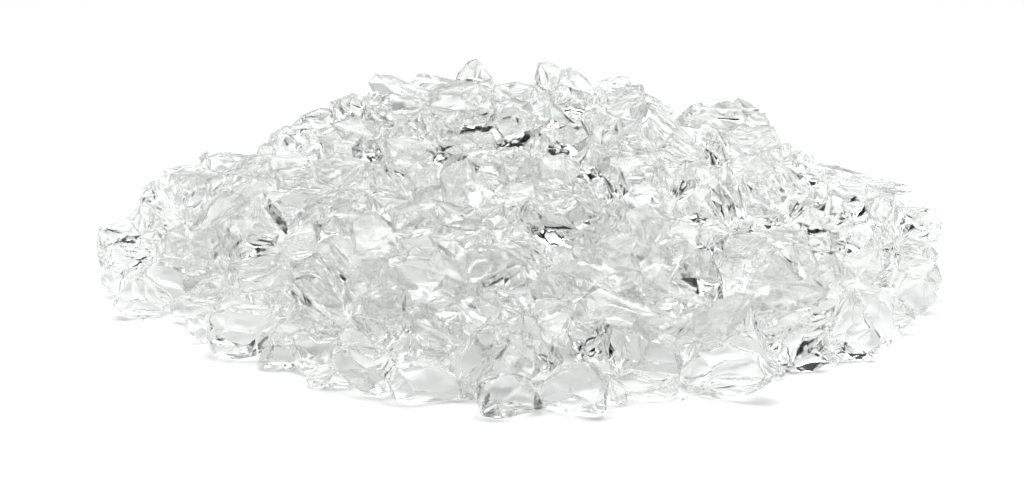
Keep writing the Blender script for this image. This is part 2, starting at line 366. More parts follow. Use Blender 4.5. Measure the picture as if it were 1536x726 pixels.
POLYS = """
L1 149,365 150,352 158,345 185,342 205,346 214,356 200,366 180,372 165,376 152,380
L2 148,383 165,375 182,372 190,385 184,398 172,408 160,409 152,398
L3 187,375 200,369 232,369 234,380 222,384 200,382
L4 182,388 205,382 228,388 225,400 205,408 182,410
L6 193,330 212,314 222,312 235,330 230,350 212,352
L7 210,300 215,288 235,275 245,285 238,310 222,316 212,312
L8 225,316 245,300 265,318 285,345 270,355 245,358 228,350
L9 246,262 250,254 280,249 296,255 294,265 270,270 252,275
L10 252,285 258,272 275,266 300,270 312,285 300,310 278,322 262,312
L11 292,250 298,240 312,232 316,245 314,260 300,262
L12 314,235 335,230 360,234 382,237 375,250 345,262 320,258
L13 295,268 315,262 335,270 328,290 310,305 298,292
L14 335,262 355,250 380,240 400,250 385,262 360,280 340,280
L15 370,250 390,240 410,240 415,265 400,275 380,268
L16 282,350 310,315 335,298 358,303 370,310 340,335 310,352 292,355
L17 335,300 365,280 390,265 410,270 400,295 375,312 350,305
L18 250,355 275,345 300,352 290,375 270,388 245,380
L19 235,372 250,362 262,385 255,400 235,395
L20 285,365 310,352 332,350 338,380 325,395 300,395 285,382
L21 325,348 345,335 352,360 345,388 335,392 328,370
L22 348,352 360,340 385,342 415,358 410,372 385,382 362,388 352,375
L23 400,300 440,298 480,302 460,325 435,352 415,335 400,318
L24 222,412 240,400 270,398 300,405 320,402 330,415 300,440 268,455 240,440 225,425
L25 258,400 285,390 310,398 318,410 295,412 270,408
L26 174,458 178,448 198,425 215,425 232,445 250,465 228,478 190,472 178,465
L27 182,412 205,406 225,402 218,424 195,440 182,438
L28 225,430 250,440 262,456 245,462 228,448
L29 255,462 275,452 310,455 330,462 320,478 300,484 270,478 258,474
L30 285,440 310,425 330,420 345,430 340,455 310,458 290,450
L31 318,458 345,438 370,448 382,468 360,474 330,480
L33 345,395 358,410 350,430 335,445 330,435 338,420
L34 350,398 390,385 420,388 395,410 365,418 352,410
L35 360,420 395,412 430,400 440,425 415,440 385,440 365,435
L36 378,445 395,440 405,460 395,475 382,470
L37 395,445 420,440 440,455 430,475 405,475
F1 314,490 322,482 345,472 395,473 405,480 412,495 400,520 380,530 335,541 325,530 315,515
F2 390,545 396,525 410,510 430,510 445,530 440,552 415,555 398,552
F3 405,505 420,490 460,488 470,500 450,512 425,515
F4 428,485 440,472 455,464 480,478 475,490 450,492
F5 470,490 495,486 515,498 505,515 480,515 465,505
F6 440,520 470,512 505,515 508,540 490,555 460,560 442,545
F7 458,568 475,556 500,552 505,560 490,575 478,584 466,578
F8 506,545 520,532 545,528 570,532 592,545 590,572 580,585 560,594 545,590 538,575 510,562
F9 508,500 525,495 545,505 560,520 545,530 520,530 508,518
F10 565,530 585,500 605,485 608,495 595,512 572,532
F11 575,535 600,515 615,510 622,525 600,545 585,545
F12 435,440 450,435 475,455 495,478 490,488 468,475 445,458
F13 443,430 470,425 500,440 520,470 505,485 485,470 460,450
F14 440,408 478,395 500,410 515,440 515,470 495,445 465,428 445,420
F15 480,392 510,392 525,410 520,430 505,420
F16 525,410 545,400 580,395 582,420 565,440 540,445 528,432
F17 520,440 540,445 545,455 530,475 522,480 515,465
F18 545,450 575,435 605,440 620,460 600,478 570,485 548,475
F19 530,480 550,478 575,488 580,505 560,515 540,500
F20 575,490 600,478 625,485 620,500 600,508 580,505
F21 590,400 625,390 660,392 690,405 700,430 680,450 640,455 605,440 590,420
F22 640,460 670,448 695,455 695,475 665,485 640,478
F23 620,490 640,478 670,500 700,520 680,530 645,520 622,508
F24 605,520 625,505 650,515 672,530 660,545 625,548 600,540
F25 588,580 595,560 620,555 650,558 675,568 705,598 680,606 640,604 600,600 590,592
F27 675,560 690,530 710,510 728,500 748,510 756,525 740,548 715,570 690,572
F28 650,550 670,540 685,545 680,562 662,560
F29 686,575 705,570 715,585 708,600 692,598
F30 720,590 725,580 750,572 785,575 800,590 810,612 790,620 750,626 725,622 720,605
F31 752,545 765,520 785,510 800,530 812,560 790,568 765,560
F32 750,570 775,566 815,572 810,582 780,580
F33 790,520 815,518 835,530 840,545 825,560 808,555
F34 812,600 825,580 850,562 880,558 905,575 916,595 912,610 890,621 850,620 820,612
F35 690,465 720,455 745,470 740,495 715,505 695,495
F36 745,455 770,450 790,470 775,490 750,490
F37 760,500 785,480 805,485 810,510 790,515 770,515
F38 810,490 835,470 855,475 858,500 845,520 820,515
F39 855,505 868,495 905,490 915,505 910,525 905,545 875,545 855,535
F40 880,545 905,540 925,555 930,570 912,578 890,568
F41 915,500 935,510 935,540 925,560 912,550 908,520
F42 935,540 940,510 960,495 985,505 1010,520 1020,545 1015,565 985,570 950,565 938,555
F43 925,575 945,562 985,568 1015,570 1012,590 995,600 960,602 935,590
F44 1030,560 1050,540 1090,530 1130,540 1155,568 1140,580 1110,592 1075,598 1040,595 1028,580
F45 1028,530 1045,515 1080,515 1060,535 1040,552 1028,550
F46 1080,520 1110,505 1135,510 1150,540 1152,548 1120,540 1090,532
F47 1035,485 1060,465 1095,455 1125,455 1115,480 1090,505 1060,512 1040,500
F48 960,480 1000,490 1035,485 1040,505 1010,515 975,510 955,495
F49 875,450 885,435 905,440 945,460 1010,480 985,490 940,482 890,478
F50 957,430 962,418 985,412 1010,425 1045,448 1055,458 1035,470 1015,478 985,460 962,445
F51 1010,424 1025,400 1045,388 1065,392 1078,420 1082,445 1065,456 1045,448
F52 1076,410 1095,400 1115,402 1125,425 1110,440 1088,440
F53 1115,415 1130,405 1165,390 1180,398 1200,420 1180,425 1145,425 1120,428
F54 1160,375 1185,368 1215,378 1225,400 1215,425 1195,415 1175,395
F55 1125,440 1160,428 1200,430 1240,440 1220,460 1180,475 1135,470
F56 1130,455 1160,450 1195,455 1190,470 1160,485 1132,490
F57 1135,495 1165,475 1195,478 1208,490 1185,500 1160,510 1140,505
F58 1133,480 1145,510 1160,540 1150,535 1135,510 1130,490
F59 1145,500 1180,495 1190,510 1175,530 1155,530 1145,515
F60 1165,545 1180,520 1205,510 1235,508 1242,530 1240,545 1215,558 1195,562 1172,555
F61 1210,455 1240,450 1265,455 1250,480 1225,485 1208,475
F62 1205,490 1230,478 1255,480 1245,498 1215,500
F63 1240,510 1250,480 1262,455 1280,448 1295,470 1290,490 1265,505 1245,515
F64 1290,450 1320,455 1335,475 1338,500 1335,520 1318,522 1305,500 1292,475
F65 1250,520 1270,505 1305,503 1318,520 1310,540 1295,545 1265,542 1252,532
F66 1235,540 1250,530 1262,540 1252,548 1240,546
F67 1265,435 1290,428 1330,440 1335,455 1300,455 1275,450
F68 1335,430 1360,420 1390,425 1405,430 1400,450 1380,470 1365,460 1345,465 1335,450
F69 1340,468 1355,460 1375,468 1370,480 1350,482 1340,478
F70 1310,430 1340,410 1360,415 1340,440 1325,440
F71 1330,405 1345,390 1375,390 1400,400 1412,425 1385,430 1350,418
F72 1350,375 1365,365 1395,372 1408,385 1400,400 1370,395
F73 1352,365 1365,355 1395,350 1408,352 1405,362 1380,368
F74 1345,320 1360,318 1400,320 1409,335 1405,348 1380,352 1355,355 1346,340
F75 1300,315 1320,300 1342,305 1345,330 1340,355 1325,350 1305,340
F76 1332,300 1345,295 1365,300 1378,315 1355,318 1340,315
F77 1300,275 1325,270 1360,280 1362,290 1340,292 1310,288
F78 1230,248 1260,252 1295,262 1305,270 1285,275 1250,268 1235,260
F79 1195,228 1215,230 1232,248 1225,258 1200,250
F80 1165,220 1185,217 1196,230 1190,245 1172,245
F81 1185,255 1205,250 1235,258 1240,275 1220,285 1195,278
F82 1240,268 1275,272 1300,280 1295,295 1265,300 1245,290
F83 1215,285 1240,280 1250,295 1235,310 1218,305
F84 1225,320 1245,300 1262,310 1270,330 1255,345 1235,340
F85 1265,310 1290,298 1310,305 1300,325 1275,335
F87 1170,320 1185,300 1215,295 1220,310 1205,325 1180,345 1172,338
F88 1195,335 1215,318 1245,330 1258,350 1225,355 1200,350
F89 1260,345 1280,335 1305,345 1310,360 1285,362 1262,358
F90 1255,365 1280,355 1305,360 1308,385 1280,390 1258,380
F91 1265,395 1285,385 1315,385 1322,410 1305,428 1280,430 1265,420
F92 1320,380 1340,370 1352,385 1345,402 1325,405
F93 1310,350 1330,355 1345,365 1335,375 1315,378
F94 1215,360 1245,355 1255,375 1245,395 1225,390 1215,375
F95 1225,400 1250,390 1265,405 1262,425 1240,435 1222,420
R1 1150,240 1175,255 1222,303 1200,300 1175,285 1158,262
R2 1095,255 1110,240 1140,236 1160,255 1150,268 1120,270 1100,268
R3 1115,275 1140,268 1162,280 1170,300 1155,312 1125,300
R4 1065,285 1090,262 1105,280 1118,310 1125,330 1105,325 1085,300
R5 1060,305 1080,288 1098,310 1108,335 1095,345 1075,330
R6 998,300 1008,268 1030,255 1045,275 1042,290 1020,302 1002,306
R7 1045,260 1070,255 1085,265 1065,290 1048,285
R8 1010,320 1030,305 1055,315 1070,330 1045,340 1015,335
R9 1100,345 1110,335 1130,335 1140,345 1125,352 1108,355
R10 1120,320 1140,312 1170,325 1175,340 1150,345 1125,338
R11 1140,350 1170,345 1205,350 1210,365 1175,372 1145,370
R12 1090,360 1110,355 1150,360 1140,375 1120,390 1098,385
R13 1045,360 1065,350 1090,358 1085,385 1065,390 1048,380
R14 1000,345 1030,340 1060,345 1045,365 1015,365
R15 940,330 970,315 1000,335 1005,360 970,375 945,355
R16 935,275 955,258 985,262 1000,285 995,305 965,315 940,300
R17 905,270 930,262 942,290 935,315 912,310
R18 1000,370 1030,365 1045,385 1025,395 1005,395
R19 950,385 985,372 1005,385 1005,405 975,412 955,410
R20 880,400 905,385 945,388 958,410 955,430 925,435 890,425
R21 900,365 930,355 955,360 945,380 915,385
R22 870,350 895,340 920,350 905,370 880,372
U1 805,125 810,98 825,98 845,107 843,125 835,140 815,142
U2 840,125 846,108 856,105 878,118 890,140 878,145 855,145
U3 885,128 920,117 937,114 942,128 920,138 895,140
U4 905,150 940,135 960,135 965,150 940,165 910,172
U5 955,145 970,142 988,150 1000,165 985,172 965,165
U6 995,160 1005,157 1011,168 1008,175 998,172
U7 912,170 945,155 965,155 965,175 945,190 920,192
U8 965,185 975,168 990,172 1020,195 1045,215 1058,230 1040,225 1010,208 985,190
U9 960,195 975,185 990,195 1000,215 985,225 965,215
U10 905,210 930,185 955,188 960,205 935,220 910,222
U11 900,225 925,210 965,215 985,235 960,245 920,240
U12 985,230 1010,210 1040,225 1060,245 1030,255 1000,250
U13 1020,185 1045,160 1060,155 1100,150 1135,170 1148,195 1120,200 1085,190 1050,182
U14 1020,182 1060,175 1095,190 1090,198 1055,195 1030,192
U15 1085,205 1110,198 1155,198 1168,220 1150,230 1120,235 1095,222
U16 1055,210 1075,200 1090,215 1095,235 1075,230
U17 1060,228 1080,220 1095,240 1085,258 1070,255
U18 1040,200 1060,196 1070,210 1060,222 1045,218
U20 885,140 900,135 912,150 905,168 892,160
U21 830,160 860,145 890,150 895,170 865,178 838,175
U22 800,175 825,160 845,180 870,190 850,200 815,195
U23 870,180 895,170 905,195 900,215 880,210
U24 820,205 850,198 880,210 870,235 840,240 822,225
U25 860,245 890,225 915,240 905,270 885,280 865,265
U26 810,245 845,240 868,255 862,280 830,285 812,270
U27 740,150 748,132 775,128 800,132 808,150 800,175 770,180 748,172
U28 690,112 702,98 715,93 722,103 735,118 740,135 720,140 700,132 688,125
U29 622,122 632,113 642,114 660,122 685,121 690,128 670,140 640,138 625,132
U30 640,160 650,145 690,132 720,138 738,150 740,172 715,180 680,185 650,180
U31 672,190 700,175 740,172 745,190 720,205 690,205
U32 740,215 745,190 770,182 800,182 810,195 795,215 770,225 750,225
U33 675,210 705,205 735,205 740,225 710,235 685,232
U34 785,225 805,205 825,215 815,240 795,245
U35 632,180 648,178 655,200 668,215 655,228 640,210
U36 560,125 567,115 590,118 625,130 648,142 640,155 610,152 580,145 568,140
U37 570,148 590,145 615,155 635,160 615,175 590,170 575,160
U38 500,155 515,150 530,143 545,148 560,165 550,180 525,178 512,165
U39 495,165 510,155 525,175 515,190 498,185
U40 440,190 455,175 480,165 498,168 495,190 475,200 450,200
U41 405,215 410,202 430,192 445,198 452,215 440,230 415,232
U42 450,205 475,200 490,210 480,228 458,228
U43 545,185 560,168 585,172 600,185 590,200 565,205
U44 500,190 535,182 560,195 575,208 550,215 515,210
U45 605,180 630,175 640,195 635,215 615,210
U46 530,225 545,212 570,212 575,235 565,248 545,245 532,238
U47 480,210 505,200 530,215 525,232 495,235
U48 400,240 430,232 475,235 480,250 440,258 410,255
U49 580,215 610,212 640,222 655,240 625,250 595,245
U50 640,228 655,215 690,218 700,235 670,245 650,242
U51 575,240 600,245 620,260 605,275 580,262
U52 470,250 510,240 550,250 545,275 505,285 475,272
U53 415,262 445,255 475,265 490,285 450,292 420,285
U54 550,255 575,250 600,275 610,295 585,298 560,285
U55 610,258 630,250 655,255 650,280 625,288 608,275
U56 662,270 675,250 692,246 705,258 712,285 708,305 685,315 668,305
U57 705,245 735,235 755,250 745,268 715,265
U58 755,250 790,245 812,255 805,278 770,282 750,270
U59 705,285 725,285 732,300 715,318 706,305
U60 735,285 770,280 800,285 795,305 755,310 738,300
U61 800,285 840,282 868,295 850,312 815,310
M1 475,305 510,290 550,292 560,312 530,325 490,325
M2 560,300 590,298 615,305 600,325 570,322
M3 585,320 615,308 650,312 655,335 620,345 595,340
M4 595,350 625,335 655,330 665,340 640,355 610,362
M5 650,305 680,315 710,315 700,335 670,335
M6 470,340 500,330 525,345 510,365 480,362
M7 420,368 450,355 490,365 485,378 450,388 425,385
M8 525,345 555,330 590,345 595,375 565,388 535,380
M9 600,365 640,360 660,375 650,392 610,390
M10 655,365 690,350 720,350 715,375 680,385
M11 670,340 700,332 735,335 740,350 700,352
M12 755,310 770,297 793,303 792,325 775,338 758,330
M13 735,345 758,330 770,345 755,362 738,360
M14 785,335 805,322 840,330 862,348 855,368 825,365 800,355
M15 762,366 785,362 815,385 828,398 815,406 785,390 768,378
M16 835,330 870,315 900,325 890,345 860,348
M17 795,300 830,308 840,328 805,322
M18 850,370 878,355 895,375 885,395 862,398
M19 820,365 850,368 858,390 835,400 822,388
M20 700,385 730,375 765,378 785,400 790,425 755,438 720,435 702,420
M21 825,415 850,400 882,415 880,440 860,450 840,435
M22 795,435 815,415 835,430 850,448 825,460 800,455
M23 745,440 795,440 800,460 770,465 748,455
M25 795,460 830,455 850,460 835,475 810,485 797,475
M26 865,460 885,480 880,500 860,495 855,475
M27 885,485 925,480 955,495 935,505 900,498
M28 905,315 935,305 945,325 925,345 905,340
M29 860,280 885,285 905,305 900,325 875,312 860,298
M30 715,318 750,312 760,330 735,342 715,340
G1 368,340 353,329 377,309 389,304 402,319 420,343 392,344
G2 528,364 539,382 555,387 538,404 526,409 514,402 507,393 493,365
G3 970,452 951,463 934,456 921,437 942,431 957,434
G4 669,298 650,308 637,310 617,307 624,287 637,284 663,279
G5 1053,285 1067,291 1064,311 1050,313 1037,308 1032,295 1041,288
G6 185,429 175,449 155,428 152,417 167,407 184,416
G7 1111,483 1124,468 1132,484 1135,496 1137,510 1117,507 1109,504 1103,491
G8 1136,375 1154,369 1164,377 1155,394 1144,401 1125,386
G9 697,516 673,505 663,496 669,483 683,479 693,486 697,496
G10 722,453 702,461 686,450 695,438 712,431 722,437
G11 792,426 787,412 781,390 803,397 813,402 816,415 809,422
G12 765,560 757,571 742,573 709,577 734,553 739,546 752,545 759,551
G13 950,263 933,271 927,263 910,248 931,242 946,241 965,245
G14 661,212 651,200 654,183 675,191 683,199 672,217
G15 988,307 996,305 1015,304 1013,319 1014,329 1000,333 989,329 972,314
G16 636,481 621,485 605,480 611,464 620,459 639,461 641,469
G17 766,339 779,335 793,342 798,354 809,367 782,363 752,365 761,351
G18 473,343 478,355 456,357 425,361 443,342 451,332 481,317
G19 1259,455 1245,453 1239,442 1247,430 1259,425 1270,439 1273,450
G20 793,237 771,248 756,251 735,237 751,226 773,225
G21 850,562 818,576 835,550 830,518 855,535 864,538 878,555 864,557
G22 1009,269 988,264 974,260 957,250 979,237 991,237 1001,250
G23 307,486 314,501 308,516 292,506 282,499 279,480 297,482
G24 719,451 720,437 744,438 748,447 743,466 725,461
G25 287,316 305,322 298,336 294,340 281,341 273,332 280,318
G26 1119,390 1099,401 1086,405 1068,401 1076,387 1089,375 1101,384
G27 721,264 737,265 761,277 743,284 731,297 716,286 708,273
G28 1066,330 1075,329 1087,335 1105,356 1075,353 1065,351 1051,344
G29 911,292 895,296 886,291 883,279 899,273 910,282
G30 1103,400 1111,391 1119,387 1132,387 1139,395 1137,404 1128,408 1115,408
G31 739,355 742,361 736,376 727,375 715,369 718,356 729,349
G32 678,342 683,353 671,361 658,365 641,354 654,342 665,339
G33 495,564 501,560 517,564 537,581 509,583 485,579
G34 618,213 606,213 581,213 587,202 592,193 604,183 615,198
G35 551,161 546,148 555,143 567,141 574,150 574,158 559,165
G36 1030,532 1014,531 1011,523 1011,514 1022,510 1030,509 1046,515 1037,526
G37 211,369 212,357 221,351 234,350 245,359 240,372 230,373
G38 1199,512 1186,506 1188,497 1201,489 1210,491 1217,501 1211,510
G39 857,147 846,156 828,160 826,142 834,134 850,134
G40 1175,563 1166,568 1155,567 1148,557 1148,548 1160,544 1170,549 1174,554
G41 336,416 324,409 322,399 327,390 340,391 348,403 346,410
G42 386,232 389,224 399,219 415,230 408,239 399,243
G43 506,384 498,394 489,394 469,382 485,374 497,371
G44 943,358 931,359 917,350 922,341 927,337 941,334 945,343 945,353
G45 1338,508 1336,493 1334,481 1353,478 1369,481 1356,499
G46 523,323 537,325 541,335 530,345 521,347 513,343 501,327 515,325
G47 508,499 499,490 508,479 515,477 531,479 539,492 527,496 518,500
G48 547,295 527,291 534,279 544,272 555,270 562,284 555,293
G49 442,387 446,404 429,404 415,404 412,393 420,382 432,383
G50 806,142 824,140 831,148 831,154 824,162 808,166 806,153
G51 1147,240 1149,227 1161,223 1171,228 1174,244 1156,246
G52 579,383 591,377 608,378 612,385 606,397 597,399 580,398
G53 337,277 347,278 353,290 345,300 333,300 325,288
G54 937,588 941,592 939,605 930,609 916,602 917,593 918,574
G55 753,513 746,510 739,504 740,491 743,483 755,488 769,491 764,502
G56 405,281 418,280 428,297 412,303 402,301 398,289
""".strip().split("\n")
SEEDS = {'U21': 5, 'U31': 9, 'F51': 7, 'R4': 5, 'L1': 6, 'R5': 5, 'F60': 2, 'L2': 4, 'L3': 8, 'L6': 7, 'L7': 5, 'L8': 6, 'L9': 7, 'L10': 3, 'L11': 3, 'L13': 7, 'L14': 8, 'L15': 7, 'L16': 2, 'L17': 8, 'L18': 8, 'L19': 8, 'L20': 7, 'L21': 4, 'L24': 5, 'L25': 5, 'L26': 4, 'L28': 4, 'L29': 8, 'L30': 7, 'L31': 5, 'L33': 5, 'L34': 6, 'L35': 6, 'L36': 5, 'L37': 1, 'F1': 8, 'F2': 3, 'F4': 9, 'F5': 1, 'F6': 7, 'F7': 1, 'F8': 2, 'F9': 6, 'F13': 7, 'F14': 9, 'F16': 4, 'F17': 6, 'F18': 5, 'F19': 4, 'F20': 6, 'F21': 7, 'F22': 9, 'F23': 7, 'F24': 3, 'F25': 7, 'F27': 5, 'F29': 7, 'F30': 7, 'F31': 5, 'F32': 2, 'F34': 9, 'F35': 4, 'F36': 3, 'F37': 1, 'F39': 7, 'F40': 2, 'F41': 9, 'F42': 2, 'F43': 6, 'F44': 2, 'F45': 6, 'F46': 2, 'F47': 6, 'F48': 5, 'F49': 6, 'F50': 4, 'F52': 4, 'F53': 3, 'F55': 6, 'F56': 6, 'F57': 2, 'F59': 7, 'F61': 1, 'F62': 3, 'F63': 1, 'F64': 6, 'F65': 9, 'F66': 1, 'F67': 5, 'F68': 3, 'F69': 9, 'F70': 5, 'F71': 3, 'F72': 2, 'F75': 5, 'F76': 2, 'F77': 2, 'F78': 5, 'F79': 8, 'F80': 1, 'F81': 8, 'F82': 5, 'F83': 8, 'F84': 8, 'F85': 7, 'F87': 7, 'F88': 7, 'F89': 3, 'F90': 9, 'F91': 8, 'F93': 1, 'F94': 6, 'F95': 5, 'R1': 8, 'R3': 9, 'R7': 9, 'R8': 8, 'R12': 2, 'R13': 4, 'R14': 6, 'R15': 2, 'R16': 5, 'R19': 7, 'R20': 9, 'U1': 3, 'U4': 4, 'U5': 8, 'U6': 6, 'U7': 6, 'U8': 2, 'U9': 2, 'U10': 9, 'U11': 9, 'U12': 2, 'U15': 5, 'U20': 8, 'U23': 8, 'U24': 8, 'U25': 8, 'U26': 8, 'U27': 7, 'U28': 8, 'U29': 4, 'U30': 3, 'U32': 6, 'U33': 2, 'U34': 1, 'U35': 2, 'U37': 3, 'U40': 4, 'U41': 3, 'U42': 1, 'U43': 4, 'U44': 5, 'U47': 5, 'U48': 7, 'U49': 6, 'U51': 1, 'U52': 9, 'U53': 1, 'U54': 2, 'U55': 6, 'U56': 6, 'U58': 1, 'U59': 6, 'U60': 3, 'U61': 8, 'M2': 6, 'M3': 7, 'M7': 8, 'M8': 1, 'M9': 7, 'M10': 8, 'M12': 8, 'M13': 4, 'M16': 4, 'M17': 6, 'M18': 1, 'M19': 1, 'M20': 8, 'M21': 5, 'M22': 5, 'M23': 1, 'M25': 8, 'M26': 9, 'M27': 2, 'M28': 2, 'M29': 6, 'M30': 2, 'G1': 6, 'G2': 1, 'G3': 4, 'G4': 3, 'G5': 1, 'G6': 1, 'G7': 7, 'G8': 2, 'G9': 5, 'G10': 3, 'G11': 3, 'G12': 2, 'G13': 3, 'G14': 3, 'G15': 8, 'G16': 2, 'G19': 3, 'G20': 1, 'G21': 6, 'G22': 7, 'G23': 2, 'G24': 5, 'G25': 8, 'G26': 2, 'G27': 5, 'G28': 5, 'G30': 4, 'G31': 7, 'G32': 7, 'G33': 4, 'G34': 4, 'G35': 4, 'G36': 2, 'G38': 6, 'G39': 7, 'G40': 1, 'G41': 5, 'G42': 3, 'G43': 3, 'G44': 5, 'G45': 6, 'G46': 8, 'G47': 9, 'G48': 4, 'G49': 8, 'G50': 9, 'G51': 7, 'G52': 8, 'G53': 4, 'G54': 7, 'G55': 4, 'U17': 0, 'U16': 0, 'U18': 0, 'M14': 3, 'F73': 0, 'U50': 1, 'R6': 7, 'R9': 0, 'F10': 0, 'F58': 5, 'F74': 3}
BOLD = set('M14 U16 U17 U18 U21 F73 U50 F51 R4'.split())
OUTER = set('L1 L2 L6 L7 L8 L10 L11 L14 L15 F71 F72 F74 F75 F76 F81 F82 F83 U4 U7'.split())
SKYLINE = set('U1 U2 U3 U5 U6 U28 U29 U36 U13 U27 U38 U40 U41 L9 L12 F77 F78 F79 F80'.split())
SPARKLING = set("L1 L4 L23 F12 F10 F51 F58 F59 F60 F73 F74 F84 F87 F88 M14 M15 M4 M11 U21 U22 U31 U13 U16 U17 U18 U38 U39 U46 U50 U57 U32 R4 R5 R6 R9 R18 F39 F92 F85 F11 F65 U25 M5 F57 F33 F41 R17 F15 U24 M24 L22 U51 U42 M6 M16 F83 F81 R8 R10 F61 F20 L25 L21 L3 F90 U57 M5 R13".split())
